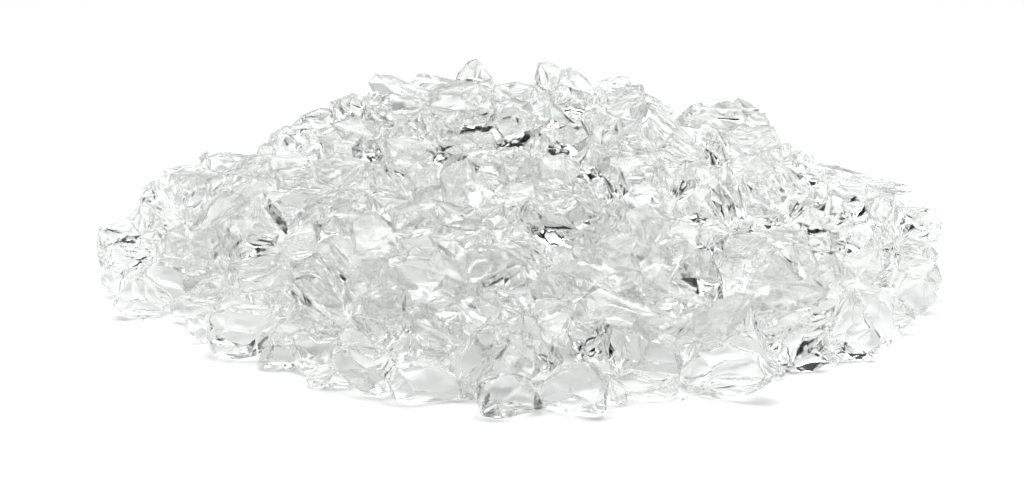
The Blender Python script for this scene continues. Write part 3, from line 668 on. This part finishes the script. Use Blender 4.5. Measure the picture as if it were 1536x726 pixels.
LABELS = {
    'L1': 'rounded clear glass block forming the far left tip of the heap',
    'L26': 'low clear chunk on the white table at the front left corner of the heap',
    'L16': 'long clear slab climbing to the right across the left flank of the heap',
    'L12': 'topmost chunk on the low left shoulder, just before the heap steps up',
    'L9': 'small clear chunk standing at the outer edge of the left shoulder skyline',
    'L22': 'clear chunk with a black reflection in its core, middle of the left flank',
    'L24': 'broad streaked chunk lying low on the left flank above the front left corner',
    'L23': 'wide clear chunk tapering downward, above and right of the dark-cored left chunk',
    'F1': 'big pale rounded chunk resting on the table at the front left rim',
    'F8': 'broad chunk at the front rim, left of the long low wedge',
    'F25': 'long low clear wedge lying on the table along the front rim',
    'F30': 'frontmost blocky chunk of the whole heap, standing on the white table',
    'F34': 'big clear chunk on the front rim immediately right of the frontmost one',
    'F42': 'tall pale block in the second row right of the frontmost chunks',
    'F44': 'largest clear chunk on the front right rim, wide and pointed to the right',
    'F60': 'clear lump with black reflections standing on the right front rim',
    'F65': 'clear rounded chunk on the table at the right front rim with dark flecks',
    'F68': 'large pale chunk at the right end below the blocky right tip',
    'F74': 'clear block with dark streaks forming the upper right tip of the heap',
    'F73': 'thin shard with a dark slit tucked under the right-tip block',
    'F78': 'thin slab on the skyline halfway down the right slope',
    'U1': 'left one of the twin peaks at the top of the heap, right of the dip',
    'U2': 'right one of the twin peaks at the top of the heap',
    'U3': 'thin tilted plank on the skyline just right of the twin peaks',
    'U28': 'pointed peak chunk, highest on the heap, left of the dip in the skyline',
    'U27': 'squat block in the dip of the skyline between pointed peak and twin peaks',
    'U36': 'tilted slab jutting left at the upper left of the skyline',
    'U38': 'clear chunk on the left ridge with a dark flank, left of the tilted slab',
    'U41': 'chunk at the outer step where the left shoulder meets the high ridge',
    'U13': 'large rounded hump on the right shoulder of the skyline',
    'U15': 'broad slab lying just under the right shoulder hump',
    'U8': 'long narrow spear sloping down to the right between summit and right hump',
    'U30': 'broad smooth block directly below the pointed peak',
    'U56': 'upright smooth pillar left of centre in the upper half of the heap',
    'R1': 'long slab sloping down to the right, below the right shoulder hump',
    'R6': 'sparkling chunk right of centre in the upper half of the heap',
    'F50': 'thick lens-shaped chunk sloping down to the right, right of centre',
    'F51': 'steep triangular chunk with dark flecks beside the lens-shaped chunk',
    'F49': 'long pale wedge sloping gently right, below the middle of the heap',
    'F47': 'large slab leaning up to the right above the largest front-right chunk',
    'M20': 'largest milky chunk in the very middle of the heap',
    'M14': "clear chunk with feathery dark streaks just above the heap's middle",
    'F21': 'wide milky chunk just left of the largest middle chunk',
    'F12': 'clear slab sloping down to the right above the big front-left chunk',
    'F27': 'tall fan-shaped chunk rising behind the gap left of the frontmost chunk',
    'F39': 'clear cube-like chunk behind the big chunk beside the frontmost',
    'U52': 'broad pale chunk in the upper left half below the left ridge',
    'R20': "broad milky chunk to the right of the heap's middle",
    'R16': 'large many-sided chunk right of centre, left of the sparkling right chunk',
    'F16': 'clear block left of the middle, beside the wide milky chunk',
    'F53': 'large clear flat-lying sliver, second piece above and right of the large right-leaning slab',
    'F90': 'medium clear blocky chunk, third piece left of the dark slit shard',
    'R10': 'medium clear right-falling shard, second piece below and left of the right descending slab',
    'R11': 'medium clear flat-lying shard, second piece below the right descending slab',
    'R12': 'medium clear flat-lying shard, second piece above and right of the dark-flecked triangular chunk',
    'U26': 'large clear blocky chunk, third piece above the dark-streaked middle chunk',
    'U34': 'medium clear blocky chunk, second piece below and right of the squat dip block',
    'U61': 'medium clear flat-lying shard, second piece above the dark-streaked middle chunk',
    'M3': 'large clear flat-lying shard, second piece below and left of the upright smooth pillar',
    'F55': 'large clear flat-lying shard, third piece above the dark-veined rim lump',
    'F57': 'medium clear flat-lying shard, second piece above and left of the dark-veined rim lump',
    'F61': 'medium clear right-rising shard, second piece above the dark-veined rim lump',
    'F84': 'medium clear blocky chunk, third piece below the right slope skyline slab',
    'F85': 'medium clear blocky chunk, second piece below the right slope skyline slab',
    'F88': 'medium clear flat-lying shard, second piece below and right of the right descending slab',
    'F89': 'medium clear flat-lying shard, second piece left of the dark slit shard',
    'F91': 'large clear blocky chunk, third piece above and left of the lower right-end chunk',
    'R5': 'medium clear blocky chunk, second piece below and right of the sparkling right chunk',
    'R9': 'small clear flat-lying shard, third piece below and left of the right descending slab',
    'U25': 'large clear blocky chunk, third piece above and left of the many-sided upper chunk',
    'U51': 'medium clear right-falling shard, second piece right of the broad upper-left chunk',
    'U60': 'medium clear flat-lying shard, second piece right of the upright smooth pillar',
    'M13': 'medium clear blocky chunk, second piece above the largest middle chunk',
    'G16': 'medium clear blocky chunk, second piece below the wide milky chunk',
    'G28': 'medium clear flat-lying sliver, third piece above the dark-flecked triangular chunk',
    'G29': 'small clear blocky chunk, second piece left of the many-sided upper chunk',
    'L4': 'medium clear right-rising shard, second piece above the low left corner chunk',
    'F6': 'large clear blocky chunk, second piece below the dark diagonal slab',
    'F23': 'large clear right-falling shard, second piece above the long low front wedge',
    'F36': 'medium clear blocky chunk, second piece below the largest middle chunk',
    'F37': 'medium clear blocky chunk, second piece above and right of the tall front fan',
    'F56': 'large clear right-rising shard, second piece right of the large right-leaning slab',
    'R22': 'medium clear blocky chunk, second piece right of the dark-streaked middle chunk',
    'U23': 'medium clear blocky chunk, second piece below the right twin peak',
    'U24': 'large clear blocky chunk, third piece below the right twin peak',
    'U58': 'large clear blocky chunk, third piece right of the upright smooth pillar',
    'M2': 'medium clear flat-lying shard, second piece below and right of the broad upper-left chunk',
    'M4': 'medium clear flat-lying sliver, third piece above the wide milky chunk',
    'M6': 'medium clear blocky chunk, second piece below and right of the wide three-cornered chunk',
    'M11': 'medium clear flat-lying sliver, second piece below the upright smooth pillar',
    'M30': 'medium clear blocky chunk, second piece below and right of the upright smooth pillar',
    'G8': 'medium clear blocky chunk, third piece right of the dark-flecked triangular chunk',
    'G19': 'medium clear blocky chunk, third piece above the right rim boulder',
    'G20': 'medium clear flat-lying sliver, second piece below the squat dip block',
    'G32': 'medium clear flat-lying shard, second piece above the wide milky chunk',
    'G34': 'medium clear blocky chunk, second piece below the tilted skyline slab',
    'G44': 'small clear blocky chunk, second piece above the broad milky right chunk',
    'G45': 'small clear right-rising shard, second piece below and left of the lower right-end chunk',
    'G46': 'small clear flat-lying shard, second piece below the broad upper-left chunk',
    'G47': 'small clear flat-lying shard, second piece below and right of the dark diagonal slab',
    'L33': 'small clear upright sliver, second piece right of the broad left striated chunk',
    'L35': 'large clear flat-lying shard, second piece below the dark-cored left chunk',
    'F10': 'small clear right-rising sliver, second piece above and right of the notched front chunk',
    'F20': 'medium clear blocky chunk, second piece below and left of the wide milky chunk',
    'R4': 'medium clear right-falling shard, second piece right of the sparkling right chunk',
    'U11': 'large clear flat-lying sliver, second piece above and left of the many-sided upper chunk',
    'U33': 'medium clear flat-lying shard, second piece above and right of the upright smooth pillar',
    'M22': 'medium clear blocky chunk, second piece below and right of the largest middle chunk',
    'L17': 'large clear right-rising sliver, second piece above and left of the wide three-cornered chunk',
    'F33': 'medium clear blocky chunk, second piece left of the clear front cube',
    'R14': 'medium clear flat-lying shard, second piece above the dark-flecked triangular chunk',
    'U18': 'small clear blocky chunk, second piece right of the long descending spear',
    'U35': 'medium clear right-falling shard, second piece below and left of the broad block below the peak',
    'U55': 'medium clear blocky chunk, nearest piece left of the upright smooth pillar',
    'U59': 'small clear blocky chunk, nearest piece below and right of the upright smooth pillar',
    'M5': 'medium clear flat-lying sliver, nearest piece below the upright smooth pillar',
    'M12': 'medium clear blocky chunk, nearest piece above and left of the dark-streaked middle chunk',
    'M17': 'medium clear right-falling sliver, nearest piece above the dark-streaked middle chunk',
    'G4': 'medium clear right-rising shard, nearest piece below and left of the upright smooth pillar',
    'L2': 'medium clear blocky chunk, nearest piece below the left-tip block',
    'L6': 'medium clear blocky chunk, nearest piece above and right of the left-tip block',
    'L37': 'medium clear blocky chunk, nearest piece left of the dark diagonal slab',
    'F4': 'medium clear flat-lying shard, nearest piece below the dark diagonal slab',
    'F5': 'medium clear blocky chunk, nearest piece below and right of the dark diagonal slab',
    'F13': 'large clear right-falling sliver, nearest piece right of the dark diagonal slab',
    'F15': 'medium clear right-falling shard, nearest piece left of the left-middle block',
    'F59': 'medium clear blocky chunk, nearest piece above and left of the dark-veined rim lump',
    'F64': 'large clear right-falling shard, nearest piece above and right of the right rim boulder',
    'F67': 'medium clear flat-lying sliver, nearest piece left of the lower right-end chunk',
    'F69': 'small clear blocky chunk, nearest piece below and left of the lower right-end chunk',
    'F87': 'medium clear right-rising shard, nearest piece below the right descending slab',
    'R3': 'medium clear blocky chunk, nearest piece below and left of the right descending slab',
    'R8': 'medium clear flat-lying shard, nearest piece below the sparkling right chunk',
    'R17': 'medium clear blocky chunk, nearest piece left of the many-sided upper chunk',
    'U6': 'small clear blocky chunk, nearest piece above the long descending spear',
    'U54': 'medium clear right-falling shard, nearest piece right of the broad upper-left chunk',
    'U57': 'medium clear blocky chunk, nearest piece above and right of the upright smooth pillar',
    'M16': 'medium clear flat-lying shard, nearest piece right of the dark-streaked middle chunk',
    'M29': 'medium clear right-falling shard, nearest piece above and right of the dark-streaked middle chunk',
    'G11': 'medium clear blocky chunk, nearest piece right of the largest middle chunk',
    'G17': 'medium clear flat-lying shard, nearest piece left of the dark-streaked middle chunk',
    'G27': 'medium clear flat-lying shard, nearest piece right of the upright smooth pillar',
    'G37': 'small clear blocky chunk, nearest piece right of the left-tip block',
    'G38': 'small clear blocky chunk, nearest piece above the dark-veined rim lump',
    'G42': 'small clear blocky chunk, nearest piece below and left of the left step chunk',
    'G55': 'small clear blocky chunk, nearest piece above and right of the tall front fan',
    'L7': 'medium clear blocky chunk, nearest piece below and left of the left shoulder nub',
    'L10': 'large clear blocky chunk, nearest piece below and right of the left shoulder nub',
    'L19': 'medium clear blocky chunk, nearest piece above and left of the broad left striated chunk',
    'L20': 'large clear blocky chunk, nearest piece below and left of the long left slab',
    'L25': 'medium clear flat-lying sliver, nearest piece above and right of the broad left striated chunk',
    'L29': 'medium clear flat-lying shard, nearest piece below the broad left striated chunk',
    'L31': 'medium clear flat-lying shard, nearest piece above the big front-left chunk',
    'L36': 'small clear blocky chunk, nearest piece above and right of the big front-left chunk',
    'F2': 'large clear blocky chunk, nearest piece below and right of the big front-left chunk',
    'F9': 'medium clear blocky chunk, nearest piece above and left of the notched front chunk',
    'F14': 'large clear right-falling sliver, nearest piece above and right of the dark diagonal slab',
    'F22': 'medium clear blocky chunk, nearest piece below the wide milky chunk',
    'F24': 'large clear flat-lying shard, nearest piece above the long low front wedge',
    'F35': 'large clear blocky chunk, nearest piece above the tall front fan',
    'F58': 'small clear upright sliver, nearest piece left of the dark-veined rim lump',
    'F63': 'large clear right-rising shard, nearest piece above the right rim boulder',
    'F70': 'medium clear flat-lying shard, nearest piece above and left of the lower right-end chunk',
    'F71': 'large clear flat-lying shard, nearest piece above the lower right-end chunk',
    'F72': 'medium clear flat-lying shard, nearest piece below the dark slit shard',
    'F77': 'medium clear flat-lying sliver, nearest piece right of the right slope skyline slab',
    'F79': 'medium clear right-falling shard, nearest piece above and right of the right descending slab',
    'F82': 'medium clear right-falling shard, nearest piece below the right slope skyline slab',
    'F92': 'medium clear blocky chunk, nearest piece below and left of the dark slit shard',
    'R13': 'medium clear blocky chunk, nearest piece above the dark-flecked triangular chunk',
    'U4': 'medium clear right-rising shard, nearest piece below and right of the tilted skyline plank',
    'U5': 'medium clear right-falling shard, nearest piece above and left of the long descending spear',
    'U7': 'medium clear blocky chunk, nearest piece left of the long descending spear',
    'U21': 'medium clear flat-lying shard, nearest piece below the right twin peak',
    'U22': 'medium clear flat-lying sliver, nearest piece below and right of the squat dip block',
    'U44': 'medium clear flat-lying sliver, nearest piece below the left ridge chunk',
    'U46': 'medium clear blocky chunk, nearest piece above and right of the broad upper-left chunk',
    'M8': 'large clear blocky chunk, nearest piece above the left-middle block',
    'M9': 'medium clear flat-lying shard, nearest piece above the wide milky chunk',
    'M23': 'medium clear right-falling shard, nearest piece below and right of the largest middle chunk',
    'G2': 'medium clear right-falling shard, nearest piece above and left of the left-middle block',
    'G5': 'medium clear blocky chunk, nearest piece below and right of the sparkling right chunk',
    'G26': 'medium clear flat-lying shard, nearest piece above and right of the dark-flecked triangular chunk',
    'G30': 'small clear blocky chunk, nearest piece above and right of the large right-leaning slab',
    'G31': 'small clear blocky chunk, nearest piece above the largest middle chunk',
    'G48': 'small clear blocky chunk, nearest piece below and right of the broad upper-left chunk',
    'G51': 'small clear blocky chunk, second piece above the right descending slab',
    'L3': 'small clear flat-lying sliver, nearest piece below and right of the left-tip block',
    'L8': 'large clear blocky chunk, nearest piece below the left shoulder nub',
    'L15': 'medium clear blocky chunk, nearest piece right of the left shoulder crest',
    'L18': 'medium clear blocky chunk, nearest piece above the broad left striated chunk',
    'F17': 'medium clear blocky chunk, nearest piece below and left of the left-middle block',
    'F38': 'medium clear blocky chunk, nearest piece left of the clear front cube',
    'U10': 'medium clear blocky chunk, nearest piece below the tilted skyline plank',
    'U32': 'large clear blocky chunk, nearest piece below the squat dip block',
    'U43': 'medium clear blocky chunk, nearest piece below and right of the left ridge chunk',
    'U45': 'medium clear blocky chunk, nearest piece below and right of the tilted skyline slab',
    'U48': 'medium clear flat-lying sliver, nearest piece below the left step chunk',
    'U49': 'large clear right-falling shard, nearest piece above and left of the upright smooth pillar',
    'M19': 'medium clear blocky chunk, nearest piece below the dark-streaked middle chunk',
    'M25': 'medium clear flat-lying shard, nearest piece above and left of the clear front cube',
    'M28': 'medium clear blocky chunk, nearest piece below and left of the many-sided upper chunk',
    'G6': 'medium clear blocky chunk, nearest piece above and left of the low left corner chunk',
    'G7': 'medium clear blocky chunk, nearest piece right of the large right-leaning slab',
    'G9': 'medium clear blocky chunk, nearest piece above and left of the tall front fan',
    'G13': 'medium clear flat-lying shard, nearest piece above and left of the many-sided upper chunk',
    'G14': 'small clear blocky chunk, nearest piece below and left of the broad block below the peak',
    'G33': 'medium clear flat-lying sliver, nearest piece below and left of the notched front chunk',
    'G43': 'small clear flat-lying shard, nearest piece above the dark diagonal slab',
    'L34': 'medium clear flat-lying sliver, nearest piece below the dark-cored left chunk',
    'F7': 'medium clear flat-lying shard, nearest piece left of the notched front chunk',
    'F43': 'large clear flat-lying shard, nearest piece below the tall front block',
    'R7': 'medium clear blocky chunk, nearest piece right of the sparkling right chunk',
    'R21': 'medium clear flat-lying shard, nearest piece above the broad milky right chunk',
    'G25': 'small clear blocky chunk, nearest piece left of the long left slab',
    'R18': 'medium clear blocky chunk, nearest piece above and left of the dark-flecked triangular chunk',
    'G56': 'small clear blocky chunk, nearest piece above and left of the wide three-cornered chunk',
    'L14': 'medium clear right-rising shard, nearest piece below and right of the left shoulder crest',
    'L28': 'small clear right-falling shard, nearest piece right of the low left corner chunk',
    'F3': 'medium clear flat-lying shard, nearest piece below and left of the dark diagonal slab',
    'F62': 'medium clear flat-lying shard, nearest piece above and right of the dark-veined rim lump',
    'F83': 'medium clear blocky chunk, nearest piece below and left of the right slope skyline slab',
    'M15': 'medium clear right-falling sliver, nearest piece below and left of the dark-streaked middle chunk',
    'G35': 'small clear blocky chunk, nearest piece right of the left ridge chunk',
    'L27': 'medium clear right-rising shard, nearest piece above the low left corner chunk',
    'F11': 'medium clear flat-lying shard, nearest piece above and right of the notched front chunk',
    'F18': 'large clear blocky chunk, nearest piece below and right of the left-middle block',
    'F31': 'large clear blocky chunk, nearest piece above the frontmost chunk',
    'F66': 'small clear flat-lying shard, nearest piece right of the dark-veined rim lump',
    'F75': 'large clear blocky chunk, nearest piece left of the right-tip block',
    'F76': 'medium clear right-falling shard, nearest piece above and left of the right-tip block',
    'F81': 'medium clear right-falling shard, nearest piece right of the right descending slab',
    'F93': 'small clear blocky chunk, nearest piece left of the dark slit shard',
    'U9': 'medium clear blocky chunk, nearest piece below and left of the long descending spear',
    'U14': 'medium clear flat-lying sliver, nearest piece left of the right shoulder hump',
    'U42': 'medium clear blocky chunk, nearest piece right of the left step chunk',
    'U50': 'medium clear flat-lying shard, nearest piece above the upright smooth pillar',
    'M10': 'medium clear flat-lying shard, nearest piece above and right of the wide milky chunk',
    'M18': 'medium clear blocky chunk, nearest piece above and left of the broad milky right chunk',
    'G15': 'medium clear blocky chunk, nearest piece below and left of the sparkling right chunk',
    'G18': 'medium clear right-rising sliver, nearest piece below and right of the wide three-cornered chunk',
    'G22': 'medium clear right-falling shard, nearest piece above and right of the many-sided upper chunk',
    'G23': 'medium clear right-falling shard, nearest piece left of the big front-left chunk',
    'G24': 'small clear blocky chunk, nearest piece below the largest middle chunk',
    'G40': 'small clear blocky chunk, nearest piece right of the largest front-right chunk',
    'G52': 'small clear blocky chunk, nearest piece above and right of the left-middle block',
    'L13': 'medium clear blocky chunk, nearest piece above and left of the long left slab',
    'L30': 'medium clear blocky chunk, nearest piece below and right of the broad left striated chunk',
    'F19': 'medium clear right-falling shard, nearest piece above the notched front chunk',
    'F28': 'small clear flat-lying shard, nearest piece left of the tall front fan',
    'F32': 'small clear flat-lying sliver, nearest piece left of the big chunk beside the frontmost',
    'F46': 'large clear right-falling shard, nearest piece above and right of the largest front-right chunk',
    'F80': 'small clear blocky chunk, nearest piece above the right descending slab',
    'R2': 'medium clear flat-lying shard, nearest piece below the slab under the right hump',
    'R15': 'large clear blocky chunk, nearest piece below the many-sided upper chunk',
    'U12': 'large clear flat-lying shard, nearest piece above the sparkling right chunk',
    'U20': 'small clear blocky chunk, nearest piece below and left of the tilted skyline plank',
    'U37': 'medium clear flat-lying sliver, nearest piece below the tilted skyline slab',
    'U47': 'medium clear blocky chunk, nearest piece above the broad upper-left chunk',
    'U53': 'large clear flat-lying shard, nearest piece above the wide three-cornered chunk',
    'M1': 'large clear flat-lying shard, nearest piece below the broad upper-left chunk',
    'G10': 'medium clear blocky chunk, nearest piece below and left of the largest middle chunk',
    'G12': 'medium clear flat-lying sliver, nearest piece below and right of the tall front fan',
    'G41': 'small clear blocky chunk, nearest piece right of the broad left striated chunk',
    'G49': 'small clear blocky chunk, nearest piece below and right of the dark-cored left chunk',
    'G53': 'small clear blocky chunk, nearest piece above the long left slab',
    'F40': 'medium clear right-falling shard, nearest piece below and right of the clear front cube',
    'F41': 'medium clear upright shard, nearest piece right of the clear front cube',
    'U16': 'medium clear right-falling shard, nearest piece left of the slab under the right hump',
    'U39': 'medium clear blocky chunk, nearest piece left of the left ridge chunk',
    'U40': 'medium clear right-rising shard, nearest piece above and right of the left step chunk',
    'M7': 'medium clear flat-lying shard, nearest piece below the wide three-cornered chunk',
    'M21': 'large clear blocky chunk, nearest piece left of the broad milky right chunk',
    'G21': 'medium clear right-rising shard, nearest piece below and left of the clear front cube',
    'G39': 'small clear blocky chunk, nearest piece below and left of the right twin peak',
    'G50': 'small clear blocky chunk, nearest piece below the left twin peak',
    'G54': 'small clear right-falling shard, nearest piece right of the big chunk beside the frontmost',
    'L11': 'small clear blocky chunk, nearest piece left of the left shoulder crest',
    'L21': 'medium clear upright shard, nearest piece left of the dark-cored left chunk',
    'F45': 'medium clear right-rising sliver, nearest piece above and left of the largest front-right chunk',
    'R19': 'medium clear blocky chunk, nearest piece above the lens-shaped chunk',
    'G36': 'small clear blocky chunk, nearest piece right of the tall front block',
    'F29': 'small clear blocky chunk, nearest piece below the tall front fan',
    'G1': 'medium clear flat-lying shard, nearest piece above the dark-cored left chunk',
    'F52': 'medium clear blocky chunk, nearest piece right of the dark-flecked triangular chunk',
    'U29': 'medium clear flat-lying sliver, nearest piece right of the tilted skyline slab',
    'U31': 'medium clear flat-lying shard, nearest piece below and right of the broad block below the peak',
    'M26': 'medium clear blocky chunk, nearest piece above the clear front cube',
    'F48': 'large clear flat-lying sliver, nearest piece below the lens-shaped chunk',
    'U17': 'medium clear blocky chunk, nearest piece below the right shoulder hump',
    'M27': 'medium clear flat-lying sliver, nearest piece below the long pale wedge',
    'G3': 'medium clear flat-lying shard, nearest piece left of the lens-shaped chunk',
    'crumb0': "tiny glass crumb on the table just right of the big front-left chunk's foot",
    'crumb1': 'tiny glass crumb on the table left of the notched front chunk',
    'crumb2': 'tiny glass crumb at the foot of the gap between the two frontmost chunks',
    'crumb3': 'tiny glass crumb between the dark-veined rim lump and the right rim boulder',
    'crumb4': 'tiny glass crumb on the table below the right end of the heap',
    'crumb5': "tiny glass crumb at the outermost right end of the heap's foot",
    'crumb6': 'tiny glass crumb beside the low left corner chunk',
    'crumb7': 'tiny glass crumb at the foot of the tall front block',
    'F54': 'large clear blocky chunk filling the centre of the right half of the heap',
    'F94': 'medium clear chunk directly right of the large one centring the right half',
    'F95': 'medium clear chunk diagonally below and right of the large one centring the right half',
}

for i, line in enumerate(POLYS):
    t = line.split()
    poly = [tuple(float(c) for c in p.split(",")) for p in t[1:]]
    o = traced_piece(t[0], poly, zlib.crc32(t[0].encode()) + 7919 * SEEDS.get(t[0], 0))
    o["label"] = LABELS.get(t[0], "clear broken glass chunk in the heap " + t[0])
    o["category"] = "glass chunk"
    o["group"] = "broken glass chunks heaped on white"

# crumbs that broke off and lie along the foot of the heap
CRUMBS = [(396, 551, 5.5), (438, 560, 4.5), (814, 613, 5), (1246, 548, 6), (1344, 485, 6), (1404, 440, 5), (214, 484, 5), (1026, 604, 5)]
for i, (px, py, r) in enumerate(CRUMBS):
    rnd = random.Random(77 + i)
    p = ground(px, py) + Vector((0, 0.003, 0))
    r *= MM
    pts = []
    for _ in range(11):
        d = Vector((rnd.gauss(0, 1.3), rnd.gauss(0, 1), rnd.gauss(0, 0.8))).normalized()
        pts.append(Vector((p.x + d.x * r * 1.4, p.y + d.y * r, max(0.0006, r * 0.75 + d.z * r * 0.75))))
    b = hull(pts, 0.0005)
    fracture(b, rnd, r * 2, 3)
    for v in b.verts:
        v.co.z = max(v.co.z, 0.0004)
    o = link("glass_crumb", b, CLEAR, Vector((p.x, p.y, 0.0004)))
    o["label"] = LABELS.get("crumb%d" % i, "crumb")
    o["category"] = "glass crumb"
    o["group"] = "glass crumbs along the foot of the heap"

# the glass deep inside and behind, seen only through the pieces above: too many to count
rnd = random.Random(5)
mass = bmesh.new()
placed = []
tries = 0
while tries < 9000 and len(placed) < 230:
    tries += 1
    x, y = rnd.uniform(-0.31, 0.31), rnd.uniform(-0.30, 0.24)
    r = rnd.uniform(0.013, 0.024)
    top = H(x, y)
    gap = 0.034 if y < 0.02 else 0.004
    if top - gap < r * 0.9:
        continue
    z = rnd.uniform(r * 0.7, max(r * 0.7, top - gap - r * 0.3))
    p = Vector((x, y, z))
    if any((p - q).length < (r + s) * 0.80 for q, s in placed):
        continue
    placed.append((p, r))
    pts = []
    sc = Vector((rnd.uniform(0.8, 1.35), rnd.uniform(0.8, 1.2), rnd.uniform(0.6, 0.95)))
    for _ in range(12):
        d = Vector((rnd.gauss(0, 1), rnd.gauss(0, 1), rnd.gauss(0, 1))).normalized()
        pts.append(p + Vector((d.x * sc.x, d.y * sc.y, d.z * sc.z)) * r)
    b = hull(pts)
    fracture(b, rnd, r * 2, 3)
    me = bpy.data.meshes.new("tmp"); b.to_mesh(me); b.free()
    mass.from_mesh(me); bpy.data.meshes.remove(me)
o = link("crushed_glass", mass, GLASS)
o["kind"] = "stuff"
o["label"] = "clear crushed glass packed inside and behind the heap of chunks"
o["category"] = "crushed glass"

# ------------------------------------------------------------------ white seamless table and backdrop
prof = [(-0.66, 0.0), (1.3, 0.0)]
R = 0.7
for k in range(1, 25):
    a = k / 24 * math.pi / 2
    prof.append((1.3 + R * math.sin(a), R - R * math.cos(a)))
prof.append((1.3 + R, 2.4))
bm = bmesh.new()
rows = [[bm.verts.new((sx * 1.8, y, z)) for sx in (-1, 1)] for y, z in prof]
for a, b in zip(rows, rows[1:]):
    f = bm.faces.new((a[0], a[1], b[1], b[0])); f.smooth = True
o = link("backdrop", bm, PAPER)
o["kind"] = "structure"
o["label"] = "white seamless table surface curving up into a white backdrop"

# ------------------------------------------------------------------ light
W = bpy.data.worlds.new("World"); S.world = W
W.use_nodes = True
nt = W.node_tree
bg = nt.nodes["Background"]
bg.inputs[1].default_value = 1.03
# a white studio all round, but a dark room behind the camera
tc = nt.nodes.new("ShaderNodeTexCoord")
sx = nt.nodes.new("ShaderNodeSeparateXYZ")
nt.links.new(tc.outputs["Generated"], sx.inputs["Vector"])
mz = nt.nodes.new("ShaderNodeMath"); mz.operation = 'MULTIPLY_ADD'; mz.inputs[1].default_value = 0.9; mz.inputs[2].default_value = -0.25
nt.links.new(sx.outputs["Z"], mz.inputs[0])
ad = nt.nodes.new("ShaderNodeMath"); ad.operation = 'ADD'
nt.links.new(sx.outputs["Y"], ad.inputs[0]); nt.links.new(mz.outputs["Value"], ad.inputs[1])
mr = nt.nodes.new("ShaderNodeMapRange"); mr.interpolation_type = 'SMOOTHSTEP'
mr.inputs["From Min"].default_value = -0.15; mr.inputs["From Max"].default_value = 0.2
mr.inputs["To Min"].default_value = 0.005; mr.inputs["To Max"].default_value = 1.0
nt.links.new(ad.outputs["Value"], mr.inputs["Value"])
nt.links.new(mr.outputs["Result"], bg.inputs[0])


def softbox(name, loc, target, sx, sy, watts):
    l = bpy.data.lights.new(name, 'AREA'); l.shape = 'RECTANGLE'; l.size, l.size_y = sx, sy; l.energy = watts
    o = bpy.data.objects.new(name, l); COL.objects.link(o)
    o.location = loc
    o.rotation_euler = (Vector(target) - Vector(loc)).to_track_quat('-Z', 'Y').to_euler()
    return o

softbox('overhead_softbox', (0, 0.15, 1.5), (0, 0.15, 0), 2.8, 1.5, 31.2)

# ------------------------------------------------------------------ camera and render settings
cd = bpy.data.cameras.new("camera"); co = bpy.data.objects.new("camera", cd); COL.objects.link(co)
cd.sensor_width = 36.0; cd.sensor_fit = 'HORIZONTAL'
cd.lens = 36.0 * FPX / 1536.0
cd.clip_start, cd.clip_end = 0.05, 50
co.location = CAM
co.rotation_euler = fwd.to_track_quat('-Z', 'Y').to_euler()
S.camera = co
S.view_settings.view_transform = 'Standard'; S.view_settings.look = 'None'
S.view_settings.exposure = 0.0; S.view_settings.gamma = 1.0
c = S.cycles
c.max_bounces = 28; c.transmission_bounces = 26; c.glossy_bounces = 14; c.diffuse_bounces = 4; c.transparent_max_bounces = 8
c.sample_clamp_indirect = 6.0; c.sample_clamp_direct = 0
c.caustics_reflective = True; c.caustics_refractive = True; c.blur_glossy = 0.15
c.use_adaptive_sampling = False
c.use_denoising = True; c.denoiser = 'OPENIMAGEDENOISE'
